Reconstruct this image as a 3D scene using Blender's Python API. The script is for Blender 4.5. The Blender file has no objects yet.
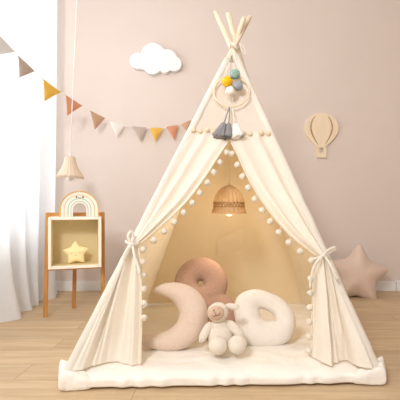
import bpy, bmesh, math, random
from mathutils import Vector, noise, Matrix
random.seed(7)
S = bpy.context.scene
COL = S.collection
F, CX, CY, H = 408.0, 230.0, 205.0, 0.687
WALL = 3.27

def P(px, py, Y):
    return Vector(((px - CX) * Y / F, Y, H - (py - CY) * Y / F))
def floorY(py, z=0.0):
    return F * (H - z) / (py - CY)

# ------------------------------------------------------------------ materials
def lin(c):
    c = c / 255.0
    return c / 12.92 if c <= 0.04045 else ((c + 0.055) / 1.055) ** 2.4
def rgb(r, g, b):
    return (lin(r), lin(g), lin(b), 1.0)

def mat(name, col, rough=0.8, var=0.06, scale=20.0, bump=0.0, bscale=80.0, trans=0.0, tcol=None, spec=0.2,
        sheen=0.0, emit=0.0, detail=4.0, stretch=None):
    m = bpy.data.materials.new(name); m.use_nodes = True
    nt = m.node_tree; N = nt.nodes; L = nt.links
    b = N['Principled BSDF']; out = N['Material Output']
    c = rgb(*col)
    tc = N.new('ShaderNodeTexCoord'); mp = N.new('ShaderNodeMapping')
    L.new(tc.outputs['Object'], mp.inputs['Vector'])
    if stretch: mp.inputs['Scale'].default_value = stretch
    nz = N.new('ShaderNodeTexNoise'); nz.inputs['Scale'].default_value = scale; nz.inputs['Detail'].default_value = detail
    L.new(mp.outputs['Vector'], nz.inputs['Vector'])
    rp = N.new('ShaderNodeValToRGB')
    rp.color_ramp.elements[0].position = 0.3; rp.color_ramp.elements[1].position = 0.7
    rp.color_ramp.elements[0].color = tuple(x * (1 - var) for x in c[:3]) + (1,)
    rp.color_ramp.elements[1].color = tuple(min(1, x * (1 + var)) for x in c[:3]) + (1,)
    L.new(nz.outputs['Fac'], rp.inputs['Fac'])
    L.new(rp.outputs['Color'], b.inputs['Base Color'])
    b.inputs['Roughness'].default_value = rough
    b.inputs['Specular IOR Level'].default_value = spec
    if sheen:
        b.inputs['Sheen Weight'].default_value = sheen
    if emit:
        L.new(rp.outputs['Color'], b.inputs['Emission Color']); b.inputs['Emission Strength'].default_value = emit
    if bump:
        n2 = N.new('ShaderNodeTexNoise'); n2.inputs['Scale'].default_value = bscale; n2.inputs['Detail'].default_value = 3
        L.new(mp.outputs['Vector'], n2.inputs['Vector'])
        bp = N.new('ShaderNodeBump'); bp.inputs['Strength'].default_value = bump; bp.inputs['Distance'].default_value = 0.01
        L.new(n2.outputs['Fac'], bp.inputs['Height']); L.new(bp.outputs['Normal'], b.inputs['Normal'])
    if trans:
        t = N.new('ShaderNodeBsdfTranslucent'); t.inputs['Color'].default_value = rgb(*(tcol or col))
        mx = N.new('ShaderNodeMixShader'); mx.inputs['Fac'].default_value = trans
        L.new(b.outputs[0], mx.inputs[1]); L.new(t.outputs[0], mx.inputs[2]); L.new(mx.outputs[0], out.inputs['Surface'])
    return m

def mat_floor():
    m = bpy.data.materials.new('oak_planks'); m.use_nodes = True
    nt = m.node_tree; N = nt.nodes; L = nt.links; b = N['Principled BSDF']
    tc = N.new('ShaderNodeTexCoord')
    br = N.new('ShaderNodeTexBrick')
    br.inputs['Scale'].default_value = 1.0
    br.inputs['Brick Width'].default_value = 1.35; br.inputs['Row Height'].default_value = 0.165
    br.inputs['Mortar Size'].default_value = 0.0016; br.inputs['Mortar Smooth'].default_value = 0.1
    br.inputs['Color1'].default_value = (0.0, 0, 0, 1); br.inputs['Color2'].default_value = (1, 1, 1, 1)
    br.inputs['Mortar'].default_value = (0.5, 0.5, 0.5, 1); br.offset = 0.37; br.inputs['Bias'].default_value = 0
    mp0 = N.new('ShaderNodeMapping'); mp0.inputs['Location'].default_value = (0.35, 0.05, 0)
    L.new(tc.outputs['Object'], mp0.inputs['Vector']); L.new(mp0.outputs['Vector'], br.inputs['Vector'])
    # per plank offset of the grain
    mp = N.new('ShaderNodeMapping'); mp.inputs['Scale'].default_value = (1.3, 13, 1)
    ad = N.new('ShaderNodeVectorMath'); ad.operation = 'ADD'
    ml = N.new('ShaderNodeVectorMath'); ml.operation = 'SCALE'; ml.inputs['Scale'].default_value = 7.0
    L.new(br.outputs['Color'], ml.inputs[0])
    L.new(tc.outputs['Object'], ad.inputs[0]); L.new(ml.outputs[0], ad.inputs[1]); L.new(ad.outputs[0], mp.inputs['Vector'])
    nz = N.new('ShaderNodeTexNoise'); nz.inputs['Scale'].default_value = 2.2; nz.inputs['Detail'].default_value = 6; nz.inputs['Roughness'].default_value = 0.6
    nz.inputs['Distortion'].default_value = 0.6
    L.new(mp.outputs['Vector'], nz.inputs['Vector'])
    rp = N.new('ShaderNodeValToRGB')
    rp.color_ramp.elements[0].position = 0.25; rp.color_ramp.elements[0].color = rgb(190, 160, 122)
    rp.color_ramp.elements[1].position = 0.7; rp.color_ramp.elements[1].color = rgb(217, 192, 156)
    L.new(nz.outputs['Fac'], rp.inputs['Fac'])
    hs = N.new('ShaderNodeHueSaturation')
    mr = N.new('ShaderNodeMapRange'); mr.inputs['To Min'].default_value = 0.93; mr.inputs['To Max'].default_value = 1.05
    L.new(br.outputs['Color'], mr.inputs['Value']); L.new(mr.outputs[0], hs.inputs['Value']); L.new(rp.outputs['Color'], hs.inputs['Color'])
    mx = N.new('ShaderNodeMix'); mx.data_type = 'RGBA'
    L.new(br.outputs['Fac'], mx.inputs['Factor']); L.new(hs.outputs['Color'], mx.inputs['A']); mx.inputs['B'].default_value = rgb(176, 140, 106)
    L.new(mx.outputs['Result'], b.inputs['Base Color'])
    b.inputs['Roughness'].default_value = 0.5; b.inputs['Specular IOR Level'].default_value = 0.3
    return m

def mat_wood(name, c1, c2, stretch=(30, 30, 2.5), rough=0.5):
    m = bpy.data.materials.new(name); m.use_nodes = True
    nt = m.node_tree; N = nt.nodes; L = nt.links; b = N['Principled BSDF']
    tc = N.new('ShaderNodeTexCoord'); mp = N.new('ShaderNodeMapping'); mp.inputs['Scale'].default_value = stretch
    L.new(tc.outputs['Object'], mp.inputs['Vector'])
    nz = N.new('ShaderNodeTexNoise'); nz.inputs['Scale'].default_value = 2; nz.inputs['Detail'].default_value = 5
    L.new(mp.outputs['Vector'], nz.inputs['Vector'])
    rp = N.new('ShaderNodeValToRGB'); rp.color_ramp.elements[0].position = 0.3; rp.color_ramp.elements[1].position = 0.7
    rp.color_ramp.elements[0].color = rgb(*c1); rp.color_ramp.elements[1].color = rgb(*c2)
    L.new(nz.outputs['Fac'], rp.inputs['Fac']); L.new(rp.outputs['Color'], b.inputs['Base Color'])
    b.inputs['Roughness'].default_value = rough; b.inputs['Specular IOR Level'].default_value = 0.3
    return m

def mat_rattan(name, c1, c2, trans=0.25):
    m = bpy.data.materials.new(name); m.use_nodes = True
    nt = m.node_tree; N = nt.nodes; L = nt.links; b = N['Principled BSDF']; out = N['Material Output']
    tc = N.new('ShaderNodeTexCoord')
    wv = N.new('ShaderNodeTexWave'); wv.wave_type = 'BANDS'; wv.bands_direction = 'Z'; wv.inputs['Scale'].default_value = 70
    wv.inputs['Distortion'].default_value = 1.5; wv.inputs['Detail'].default_value = 2
    L.new(tc.outputs['Object'], wv.inputs['Vector'])
    rp = N.new('ShaderNodeValToRGB'); rp.color_ramp.elements[0].color = rgb(*c1); rp.color_ramp.elements[1].color = rgb(*c2)
    L.new(wv.outputs['Fac'], rp.inputs['Fac']); L.new(rp.outputs['Color'], b.inputs['Base Color'])
    bp = N.new('ShaderNodeBump'); bp.inputs['Strength'].default_value = 0.4; bp.inputs['Distance'].default_value = 0.003
    L.new(wv.outputs['Fac'], bp.inputs['Height']); L.new(bp.outputs['Normal'], b.inputs['Normal'])
    b.inputs['Roughness'].default_value = 0.6
    t = N.new('ShaderNodeBsdfTranslucent'); L.new(rp.outputs['Color'], t.inputs['Color'])
    mx = N.new('ShaderNodeMixShader'); mx.inputs['Fac'].default_value = trans
    L.new(b.outputs[0], mx.inputs[1]); L.new(t.outputs[0], mx.inputs[2]); L.new(mx.outputs[0], out.inputs['Surface'])
    return m

def mat_sheer(name):
    m = bpy.data.materials.new(name); m.use_nodes = True
    nt = m.node_tree; N = nt.nodes; L = nt.links; b = N['Principled BSDF']; out = N['Material Output']
    tc = N.new('ShaderNodeTexCoord'); mp = N.new('ShaderNodeMapping'); mp.inputs['Scale'].default_value = (1, 1, 0.05)
    L.new(tc.outputs['Object'], mp.inputs['Vector'])
    nz = N.new('ShaderNodeTexNoise'); nz.inputs['Scale'].default_value = 120; L.new(mp.outputs['Vector'], nz.inputs['Vector'])
    rp = N.new('ShaderNodeValToRGB'); rp.color_ramp.elements[0].color = rgb(240, 242, 246); rp.color_ramp.elements[1].color = rgb(252, 252, 252)
    L.new(nz.outputs['Fac'], rp.inputs['Fac']); L.new(rp.outputs['Color'], b.inputs['Base Color'])
    b.inputs['Roughness'].default_value = 0.9; b.inputs['Specular IOR Level'].default_value = 0.05
    t = N.new('ShaderNodeBsdfTranslucent'); L.new(rp.outputs['Color'], t.inputs['Color'])
    mx = N.new('ShaderNodeMixShader'); mx.inputs['Fac'].default_value = 0.36
    L.new(b.outputs[0], mx.inputs[1]); L.new(t.outputs[0], mx.inputs[2])
    tr = N.new('ShaderNodeBsdfTransparent'); m2 = N.new('ShaderNodeMixShader'); m2.inputs['Fac'].default_value = 0.12
    L.new(mx.outputs[0], m2.inputs[1]); L.new(tr.outputs[0], m2.inputs[2]); L.new(m2.outputs[0], out.inputs['Surface'])
    return m

def mat_glass(name):
    m = bpy.data.materials.new(name); m.use_nodes = True
    nt = m.node_tree; N = nt.nodes; L = nt.links; out = N['Material Output']; N.remove(N['Principled BSDF'])
    fr = N.new('ShaderNodeFresnel'); fr.inputs['IOR'].default_value = 1.45
    g = N.new('ShaderNodeBsdfGlossy'); g.inputs['Roughness'].default_value = 0.02
    t = N.new('ShaderNodeBsdfTransparent'); mx = N.new('ShaderNodeMixShader')
    L.new(fr.outputs[0], mx.inputs['Fac']); L.new(t.outputs[0], mx.inputs[1]); L.new(g.outputs[0], mx.inputs[2]); L.new(mx.outputs[0], out.inputs['Surface'])
    return m

M = {}
M['floor'] = mat_floor()
M['wall'] = mat('pink_beige_plaster', (226, 211, 201), 0.9, 0.012, 3, 0.05, 150)
M['wall_white'] = mat('white_plaster', (238, 234, 228), 0.9, 0.01, 3, 0.05, 150)
M['trim'] = mat('white_trim_paint', (240, 237, 234), 0.5, 0.01, 8)
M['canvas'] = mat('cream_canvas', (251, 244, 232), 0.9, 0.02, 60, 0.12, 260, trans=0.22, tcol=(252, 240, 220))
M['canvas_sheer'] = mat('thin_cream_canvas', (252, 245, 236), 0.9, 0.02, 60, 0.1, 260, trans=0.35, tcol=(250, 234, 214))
M['canvas_back'] = mat('warm_light_canvas', (248, 228, 190), 0.9, 0.02, 12, 0.1, 260, trans=0.2, tcol=(252, 226, 184))  # cream canvas with the tent's golden inner light tinted into its colour
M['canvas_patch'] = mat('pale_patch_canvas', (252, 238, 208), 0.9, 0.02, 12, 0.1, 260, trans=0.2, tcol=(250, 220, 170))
M['canvas_side'] = mat('pale_warm_light_canvas', (250, 238, 214), 0.9, 0.02, 12, 0.1, 260, trans=0.25, tcol=(250, 226, 186))  # same cream canvas, a weaker tint of the inner light in its colour
M['mat'] = mat('cream_padded_cotton', (250, 243, 233), 0.9, 0.02, 10, 0.55, 22)
M['pole'] = mat_wood('pale_pine', (232, 208, 178), (247, 230, 206), (60, 60, 4))
M['oak'] = mat_wood('honey_oak', (188, 128, 66), (212, 154, 88), (40, 40, 4))
M['ply'] = mat_wood('pale_plywood', (238, 216, 184), (246, 227, 198), (20, 20, 3))
M['slit_shade'] = mat_wood('shadowed_plywood_cut', (176, 140, 106), (190, 152, 116))
M['cord'] = mat('white_cord', (244, 240, 234), 0.7, 0.02)
M['cordtan'] = mat('natural_cotton_cord', (236, 222, 198), 0.9, 0.03, 200)
M['pom'] = mat('cream_pompom_yarn', (248, 236, 218), 0.95, 0.05, 200, 0.5, 400)
M['pomtan'] = mat('wooden_bead_tone', (242, 222, 190), 0.9, 0.05, 200, 0.4, 300)
M['moon'] = mat('beige_pink_plush', (236, 212, 192), 0.95, 0.05, 150, 0.5, 260, sheen=0.2)
M['brown'] = mat('dusty_brown_plush', (194, 154, 130), 0.95, 0.10, 150, 0.6, 240, sheen=0.2)
M['white_plush'] = mat('white_plush', (246, 236, 224), 0.95, 0.03, 120, 0.4, 220, sheen=0.2)
M['lamb'] = mat('ivory_plush', (246, 234, 218), 0.95, 0.04, 200, 0.6, 260, sheen=0.2)
M['lambface'] = mat('tan_plush', (220, 188, 164), 0.95, 0.04, 200, 0.3, 300)
M['thread'] = mat('dark_thread', (96, 66, 56), 0.8, 0.05)
M['star'] = mat('beige_pink_pillow', (226, 200, 182), 0.95, 0.05, 150, 0.4, 240, sheen=0.2)
M['cloud'] = mat('white_lacquer', (242, 242, 242), 0.6, 0.005)
M['rattan'] = mat_rattan('golden_rattan', (214, 170, 118), (248, 216, 168))
M['rattan_dark'] = mat_rattan('dark_rattan', (186, 132, 80), (232, 190, 134))  # darker rattan tone for the open weave band
M['palerattan'] = mat_rattan('pale_rattan', (238, 214, 186), (250, 232, 210), 0.25)
M['bulb'] = mat('opal_glass', (252, 250, 246), 0.25, 0.0, spec=0.5)
M['warmbulb'] = mat('warm_opal_glass', (226, 206, 184), 0.25, 0.0, spec=0.5)
M['boxcream'] = mat('cream_lacquer', (250, 243, 228), 0.5, 0.01)
M['boxin'] = mat('straw_yellow_panel', (236, 216, 170), 0.6, 0.02)
M['starlamp'] = mat('soft_yellow_silicone', (254, 234, 178), 0.5, 0.01, emit=0.08)
M['rb_cream'] = mat('cream_paint', (248, 240, 226), 0.6, 0.01)
M['rb_tan'] = mat('tan_paint', (226, 196, 156), 0.6, 0.02)
M['rb_teal'] = mat('sage_paint', (190, 206, 196), 0.6, 0.02)
M['teal'] = mat('teal_yarn', (160, 190, 178), 0.95, 0.15, 300, 0.3, 300)
M['mustard'] = mat('mustard_yarn', (250, 196, 40), 0.95, 0.12, 300, 0.3, 300)
M['grey'] = mat('grey_yarn', (168, 170, 178), 0.95, 0.15, 300, 0.3, 300)
M['darkgrey'] = mat('charcoal_yarn', (150, 146, 148), 0.95, 0.3, 300, 0.3, 300, stretch=(3, 3, 0.3))
M['whiteyarn'] = mat('white_yarn', (250, 244, 234), 0.95, 0.05, 300, 0.3, 300, stretch=(3, 3, 0.3))
M['f_grey'] = mat('pale_grey_felt', (222, 220, 216), 0.95, 0.03, 200, trans=0.12)
M['f_taupe'] = mat('taupe_felt', (196, 178, 165), 0.95, 0.03, 200, trans=0.05)
M['f_must'] = mat('mustard_felt', (232, 186, 84), 0.95, 0.04, 200, trans=0.15)
M['f_rust'] = mat('rust_felt', (220, 156, 122), 0.95, 0.04, 200, trans=0.15)
M['f_brown'] = mat('tan_brown_felt', (206, 168, 140), 0.95, 0.04, 200, trans=0.15)
M['f_white'] = mat('white_felt', (246, 242, 236), 0.95, 0.02, 200, trans=0.15)
M['sheer'] = mat_sheer('sheer_white_voile')
M['glass'] = mat_glass('window_pane_glass')

# ------------------------------------------------------------------ helpers
def link(name, bm, m, parent=None, smooth=True, rng=None):
    bmesh.ops.recalc_face_normals(bm, faces=bm.faces[:]) if rng is None else None
    me = bpy.data.meshes.new(name); bm.to_mesh(me); bm.free()
    if smooth:
        for p in me.polygons: p.use_smooth = True
    if m is not None: me.materials.append(m)
    o = bpy.data.objects.new(name, me); COL.objects.link(o)
    if parent is not None:
        o.parent = parent
        top = parent
        off = Vector(top.location)
        while top.parent is not None:
            top = top.parent; off += Vector(top.location)
        me.transform(Matrix.Translation(-off))
    return o

def thing(name, label, cat, loc, group=None):
    o = bpy.data.objects.new(name, None); COL.objects.link(o)
    o.location = loc; o.empty_display_size = 0.05
    o['label'] = label; o['category'] = cat
    if group: o['group'] = group
    return o
def tag(o, label, cat, group=None):
    o['label'] = label; o['category'] = cat
    if group: o['group'] = group
    return o
def struct(o):
    o['kind'] = 'structure'; return o

def add_box(bm, lo, hi, bevel=0.0, seg=2):
    b2 = bmesh.new(); bmesh.ops.create_cube(b2, size=1)
    c = [(lo[i] + hi[i]) / 2 for i in range(3)]; s = [hi[i] - lo[i] for i in range(3)]
    for v in b2.verts: v.co = Vector((v.co.x * s[0] + c[0], v.co.y * s[1] + c[1], v.co.z * s[2] + c[2]))
    if bevel: bmesh.ops.bevel(b2, geom=b2.edges[:], offset=bevel, segments=seg, profile=0.5, affect='EDGES')
    merge(bm, b2)
def merge(bm, b2):
    me = bpy.data.meshes.new('tmp'); b2.to_mesh(me); b2.free(); bm.from_mesh(me); bpy.data.meshes.remove(me)

def frames(pts, closed=False):
    n = len(pts); T = []
    for i in range(n):
        a = pts[(i - 1) % n] if (closed or i > 0) else pts[i]
        b = pts[(i + 1) % n] if (closed or i < n - 1) else pts[i]
        T.append((b - a).normalized())
    up = Vector((0, 1, 0))
    if abs(T[0].dot(up)) > 0.9: up = Vector((1, 0, 0))
    Nn = [(up - T[0] * up.dot(T[0])).normalized()]
    for i in range(1, n):
        v = Nn[-1] - T[i] * Nn[-1].dot(T[i]); Nn.append(v.normalized())
    return T, Nn
def add_tube(bm, pts, rad, seg=10, closed=False, squash=1.0, cap=True):
    """swept tube; rad number or list; squash scales the section along the start normal (world Y where possible)"""
    pts = [Vector(p) for p in pts]
    if not hasattr(rad, '__len__'): rad = [rad] * len(pts)
    T, Nn = frames(pts, closed); rings = []
    for p, t, nn, r in zip(pts, T, Nn, rad):
        bn = t.cross(nn)
        rings.append([bm.verts.new(p + nn * (math.cos(a) * r * squash) + bn * (math.sin(a) * r)) for a in [2 * math.pi * k / seg for k in range(seg)]])
    n = len(rings)
    for i in range(n if closed else n - 1):
        A, B = rings[i], rings[(i + 1) % n]
        for k in range(seg): bm.faces.new((A[k], A[(k + 1) % seg], B[(k + 1) % seg], B[k]))
    if cap and not closed:
        bm.faces.new(rings[0][::-1]); bm.faces.new(rings[-1])
def spline(pts, n=8, closed=False):
    """Catmull-Rom over tuples of any length"""
    out = []; m = len(pts)
    rngi = range(m if closed else m - 1)
    for i in rngi:
        g = lambda k: pts[k % m] if closed else pts[max(0, min(m - 1, k))]
        a, b, c, d = g(i - 1), g(i), g(i + 1), g(i + 2)
        for j in range(n):
            t = j / n
            out.append(tuple(0.5 * (2 * b[q] + (c[q] - a[q]) * t + (2 * a[q] - 5 * b[q] + 4 * c[q] - d[q]) * t * t + (3 * b[q] - a[q] - 3 * c[q] + d[q]) * t ** 3) for q in range(len(b))))
    if not closed: out.append(tuple(pts[-1]))
    return out
def add_ell(bm, c, r, rot=None, u=20, v=12, nz=0.0, ns=60):
    b2 = bmesh.new(); bmesh.ops.create_uvsphere(b2, u_segments=u, v_segments=v, radius=1)
    R = rot.to_3x3() if rot is not None else Matrix.Identity(3)
    for q in b2.verts:
        p = Vector((q.co.x * r[0], q.co.y * r[1], q.co.z * r[2]))
        p = R @ p
        if nz: p += p.normalized() * nz * noise.noise((p + Vector(c)) * ns)
        q.co = p + Vector(c)
    merge(bm, b2)
def add_prism(bm, outline, y0, y1, bevel=0.0, seg=2, hole=None):
    """polygon outline of (x,z) extruded from y0 (front) to y1 (back)"""
    b2 = bmesh.new()
    vs = [b2.verts.new((x, y0, z)) for x, z in outline]
    f = b2.faces.new(vs)
    r = bmesh.ops.extrude_face_region(b2, geom=[f])
    nv = [e for e in r['geom'] if isinstance(e, bmesh.types.BMVert)]
    for v in nv: v.co.y = y1
    bmesh.ops.recalc_face_normals(b2, faces=b2.faces[:])
    if bevel:
        ed = [e for e in b2.edges if abs(e.verts[0].co.y - y0) < 1e-6 and abs(e.verts[1].co.y - y0) < 1e-6]
        bmesh.ops.bevel(b2, geom=ed, offset=bevel, segments=seg, profile=0.5, affect='EDGES')
    merge(bm, b2)
def grid(bm, fn, nu, nv, thick=0.0):
    V = [[bm.verts.new(fn(i / nu, j / nv)) for i in range(nu + 1)] for j in range(nv + 1)]
    for j in range(nv):
        for i in range(nu):
            try: bm.faces.new((V[j][i], V[j][i + 1], V[j + 1][i + 1], V[j + 1][i]))
            except ValueError: pass
def polyline(pts):
    """arc-length parametrised list of tuples -> function of t in 0..1"""
    d = [0.0]
    for a, b in zip(pts, pts[1:]): d.append(d[-1] + math.dist(a[:3], b[:3]))
    tot = d[-1] or 1
    def f(t):
        s = t * tot
        for i in range(len(pts) - 1):
            if s <= d[i + 1] or i == len(pts) - 2:
                k = (s - d[i]) / max(1e-9, d[i + 1] - d[i]); k = max(0, min(1, k))
                return tuple(pts[i][q] + (pts[i + 1][q] - pts[i][q]) * k for q in range(len(pts[0])))
    return f
def lathe(bm, prof, c, seg=32, fn=None, cap=False):
    rings = []
    for (r, z) in prof:
        ring = []
        for k in range(seg):
            a = 2 * math.pi * k / seg
            rr, zz = (r, z) if fn is None else fn(r, z, a)
            ring.append(bm.verts.new((c[0] + rr * math.cos(a), c[1] + rr * math.sin(a), c[2] + zz)))
        rings.append(ring)
    for A, B in zip(rings, rings[1:]):
        for k in range(seg): bm.faces.new((A[k], A[(k + 1) % seg], B[(k + 1) % seg], B[k]))
    if cap: bm.faces.new(rings[0]); bm.faces.new(rings[-1])
def star_outline(n, ro, ri, rot=0.0, round_=0.25, steps=6):
    raw = []
    for k in range(2 * n):
        a = rot + math.pi / 2 + math.pi * k / n
        r = ro if k % 2 == 0 else ri
        raw.append(Vector((r * math.cos(a), r * math.sin(a))))
    out = []
    m = len(raw)
    for i in range(m):
        p, a, b = raw[i], raw[i - 1], raw[(i + 1) % m]
        q = round_ if i % 2 == 0 else round_ * 0.6
        s, e = p.lerp(a, q), p.lerp(b, q)
        for j in range(steps + 1):
            t = j / steps
            out.append((1 - t) ** 2 * s + 2 * t * (1 - t) * p + t * t * e)
        for j in range(1, 4):   # straight run to the next corner
            nq = round_ if (i + 1) % 2 == 0 else round_ * 0.6
            e2 = raw[(i + 1) % m].lerp(p, nq)
            out.append(e.lerp(e2, j / 4))
    return out
def puffy(bm, outline, T, xf, rings=10, power=2.0):
    """inflated cushion: outline list of 2D vectors round the origin, xf maps (x, depth, z) to world"""
    for side in (1, -1):
        R = []
        for j in range(1, rings + 1):
            s = math.sin(j / rings * math.pi / 2)
            R.append([bm.verts.new(xf(Vector((p.x * s, side * -T * (max(0, 1 - s ** power)) ** 0.5, p.y * s)))) for p in outline])
        c = bm.verts.new(xf(Vector((0, side * -T, 0))))
        n = len(outline)
        for k in range(n): bm.faces.new((c, R[0][k], R[0][(k + 1) % n]))
        for A, B in zip(R, R[1:]):
            for k in range(n): bm.faces.new((A[k], B[k], B[(k + 1) % n], A[(k + 1) % n]))
    bmesh.ops.remove_doubles(bm, verts=bm.verts[:], dist=1e-5)
def remeshed(name, bm, m, parent, voxel, smooth=6):
    """fuse overlapping solids into one continuous skin"""
    bmesh.ops.recalc_face_normals(bm, faces=bm.faces[:])
    me = bpy.data.meshes.new('raw'); bm.to_mesh(me); bm.free()
    o = bpy.data.objects.new('raw', me); COL.objects.link(o)
    r = o.modifiers.new('r', 'REMESH'); r.mode = 'VOXEL'; r.voxel_size = voxel
    s = o.modifiers.new('s', 'SMOOTH'); s.factor = 0.5; s.iterations = smooth
    dg = bpy.context.evaluated_depsgraph_get(); dg.update()
    me2 = bpy.data.meshes.new_from_object(o.evaluated_get(dg))
    b2 = bmesh.new(); b2.from_mesh(me2)
    bpy.data.objects.remove(o); bpy.data.meshes.remove(me); bpy.data.meshes.remove(me2)
    return link(name, b2, m, parent)
def lumpy(bm, amp, sc, seed=0.0):
    for v in bm.verts:
        d = noise.noise_vector(v.co * sc + Vector((seed, seed, seed)))
        v.co += d * amp

# ------------------------------------------------------------------ the room
XL, XR, YF, HC = -1.62, 2.6, -1.4, 2.75
bm = bmesh.new(); add_box(bm, (XL - .12, YF, -0.1), (XR, WALL + .12, 0)); struct(link('floor', bm, M['floor'], smooth=False))
bm = bmesh.new(); add_box(bm, (XL - .12, WALL, 0), (XR, WALL + .12, HC)); struct(link('wall_back', bm, M['wall'], smooth=False))
bm = bmesh.new(); add_box(bm, (XL - .12, YF, HC), (XR, WALL + .12, HC + .1)); struct(link('ceiling', bm, M['wall_white'], smooth=False))
WY0, WY1, WZ0, WZ1 = 1.35, 3.12, 0.45, 2.6
bm = bmesh.new()
for lo, hi in (((XL - .12, YF, 0), (XL, WY0, HC)), ((XL - .12, WY1, 0), (XL, WALL, HC)),
               ((XL - .12, WY0, 0), (XL, WY1, WZ0)), ((XL - .12, WY0, WZ1), (XL, WY1, HC))):
    add_box(bm, lo, hi)
struct(link('wall_left', bm, M['wall_white'], smooth=False))
win = struct(thing('window_1', 'tall white window behind the sheer curtain', 'window', (XL - .06, (WY0 + WY1) / 2, WZ0)))
bm = bmesh.new()
for lo, hi in (((XL - .09, WY0, WZ0), (XL - .03, WY0 + .06, WZ1)), ((XL - .09, WY1 - .06, WZ0), (XL - .03, WY1, WZ1)),
               ((XL - .09, WY0, WZ0), (XL - .03, WY1, WZ0 + .06)), ((XL - .09, WY0, WZ1 - .06), (XL - .03, WY1, WZ1)),
               ((XL - .08, (WY0 + WY1) / 2 - .03, WZ0), (XL - .04, (WY0 + WY1) / 2 + .03, WZ1))):
    add_box(bm, lo, hi, 0.005)
struct(link('window_frame', bm, M['trim'], win, smooth=False))
bm = bmesh.new(); add_box(bm, (XL - .062, WY0 + .05, WZ0 + .05), (XL - .058, WY1 - .05, WZ1 - .05)); struct(link('window_pane', bm, M['glass'], win, smooth=False))
bm = bmesh.new(); add_box(bm, (XR, YF, 0), (XR + .12, WALL + .12, HC)); struct(link('wall_right', bm, M['wall'], smooth=False))
# skirting
def skirt(name, lo, hi):
    bm = bmesh.new(); add_box(bm, lo, hi, 0.004); return struct(link(name, bm, M['trim'], smooth=False))
skirt('baseboard_back', (XL, WALL - .016, 0), (1.325, WALL, .08))
skirt('trim_1', (1.327, WALL - .022, 0), (XR, WALL, .083))
skirt('baseboard_left', (XL, YF, 0), (XL + .016, WALL - .016, .08))

# ------------------------------------------------------------------ sheer curtain
def curt(u, v):
    y = 1.45 + 1.74 * u; z = (HC - .005) * (1 - v) + 0.004 * v
    ph = u * 2 * math.pi * 9 + 1.3 * math.sin(u * 17)
    amp = 0.030 + 0.012 * math.sin(u * 9) + 0.012 * v
    x = -1.40 + amp * math.sin(ph + 0.5 * v * math.sin(u * 23)) + 0.012 * math.sin(u * 41 + v * 2)
    if v > 0.8:
        k = (v - 0.8) / 0.2
        x += 0.10 * k * k * (0.6 + 0.4 * math.sin(u * 13)); y -= 0.05 * k * k * u
    x += 0.03 * (1 - v) + 0.05 * u ** 6
    return Vector((x, y, z))
bm = bmesh.new(); grid(bm, curt, 260, 40)
tag(link('curtain', bm, M['sheer']), 'long sheer white curtain hanging in folds in front of the bright window', 'curtain')

# ------------------------------------------------------------------ mat under the tent
MFL, MFR = Vector((-.628, 1.50)), Vector((.588, 1.552)); MRL, MRR = Vector((-.585, 2.66)), Vector((.55, 2.66))
MT = 0.072
def mat_pt(a, b):   # a,b in -1..1
    s, t = (a + 1) / 2, (b + 1) / 2
    return MFL.lerp(MFR, s).lerp(MRL.lerp(MRR, s), t)
def mat_prof(a, b):
    q = 9
    e = (max(0, 1 - abs(a) ** q) * max(0, 1 - abs(b) ** q)) ** 0.5
    return e
def wrinkle(x, y):
    w = noise.noise(Vector((x * 5, y * 9, 1.3))) * 0.010 + noise.noise(Vector((x * 14, y * 22, 4.1))) * 0.005
    return w
bm = bmesh.new()
mroot = thing('floor_mat', 'padded cream cotton floor mat lying under the teepee tent', 'mat', (0, 2.05, 0))
def mtop(u, v):
    a, b = math.sin((u - .5) * math.pi), math.sin((v - .5) * math.pi)
    p = mat_pt(a, b); e = mat_prof(a, b)
    pk = 0.006 * math.sin(p.x * 62 + 6 * noise.noise(Vector((p.x * 6, 0, 0)))) * (1 - e)
    return Vector((p.x, p.y + pk, MT * 0.45 + (MT * 0.55 - 0.004 + wrinkle(p.x, p.y)) * e))
def mbot(u, v):
    a, b = math.sin((u - .5) * math.pi), math.sin((v - .5) * math.pi)
    p = mat_pt(a, b); e = mat_prof(a, b) ** 0.28
    pk = 0.006 * math.sin(p.x * 62 + 6 * noise.noise(Vector((p.x * 6, 0, 0)))) * (1 - mat_prof(a, b))
    return Vector((p.x, p.y + pk, MT * 0.45 - (MT * 0.45 - 0.001) * e))
grid(bm, mtop, 150, 110); grid(bm, mbot, 150, 110)
bmesh.ops.remove_doubles(bm, verts=bm.verts[:], dist=1e-5)
link('pad', bm, M['mat'], mroot)
# ------------------------------------------------------------------ teepee
tent = thing('teepee_tent', 'cream canvas teepee play tent on four pine poles with tied-back pompom-trimmed doors', 'tent', (0, 2.05, 0))
FLb = P(68, 371, 1.541); FRb = P(376, 368, 1.579)
RLb = Vector((-.553, 2.60, .062)); RRb = Vector((.49, 2.60, .062))
FLt = P(249.5, 17, 2.11); FRt = P(215.5, 12, 2.11); RRt = P(228, 13, 2.03); RLt = P(244, 18, 2.04)
def pole(b, t, r=0.0125):
    bm = bmesh.new()
    pts = [b.lerp(t, k / 6) for k in range(7)]
    d = (t - b).normalized()
    add_tube(bm, pts + [t + d * 0.004], [r * 1.05] * 6 + [r, r * 0.7], 16)
    return link('pole', bm, M['pole'], tent)
for b, t in ((FLb, FLt), (FRb, FRt), (RLb, RLt), (RRb, RRt)): pole(b, t)
# front plane through both front poles
apexF = P(233.5, 50, 2.035)
nrm = (FRb - FLb).cross(apexF - FLb).normalized()
if nrm.y > 0: nrm = -nrm            # faces the viewer's side of the tent
CAM = Vector((0, 0, H))
def Q(px, py, off=0.0):
    d = P(px, py, 1.0) - CAM
    t = (FLb - CAM).dot(nrm) / d.dot(nrm)
    return CAM + d * t + nrm * off
def poleL(py): return 225 + (py - 62) * (68 - 225) / (371 - 62)
def poleR(py): return 240.5 + (py - 62) * (376 - 240.5) / (368 - 62)
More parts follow.
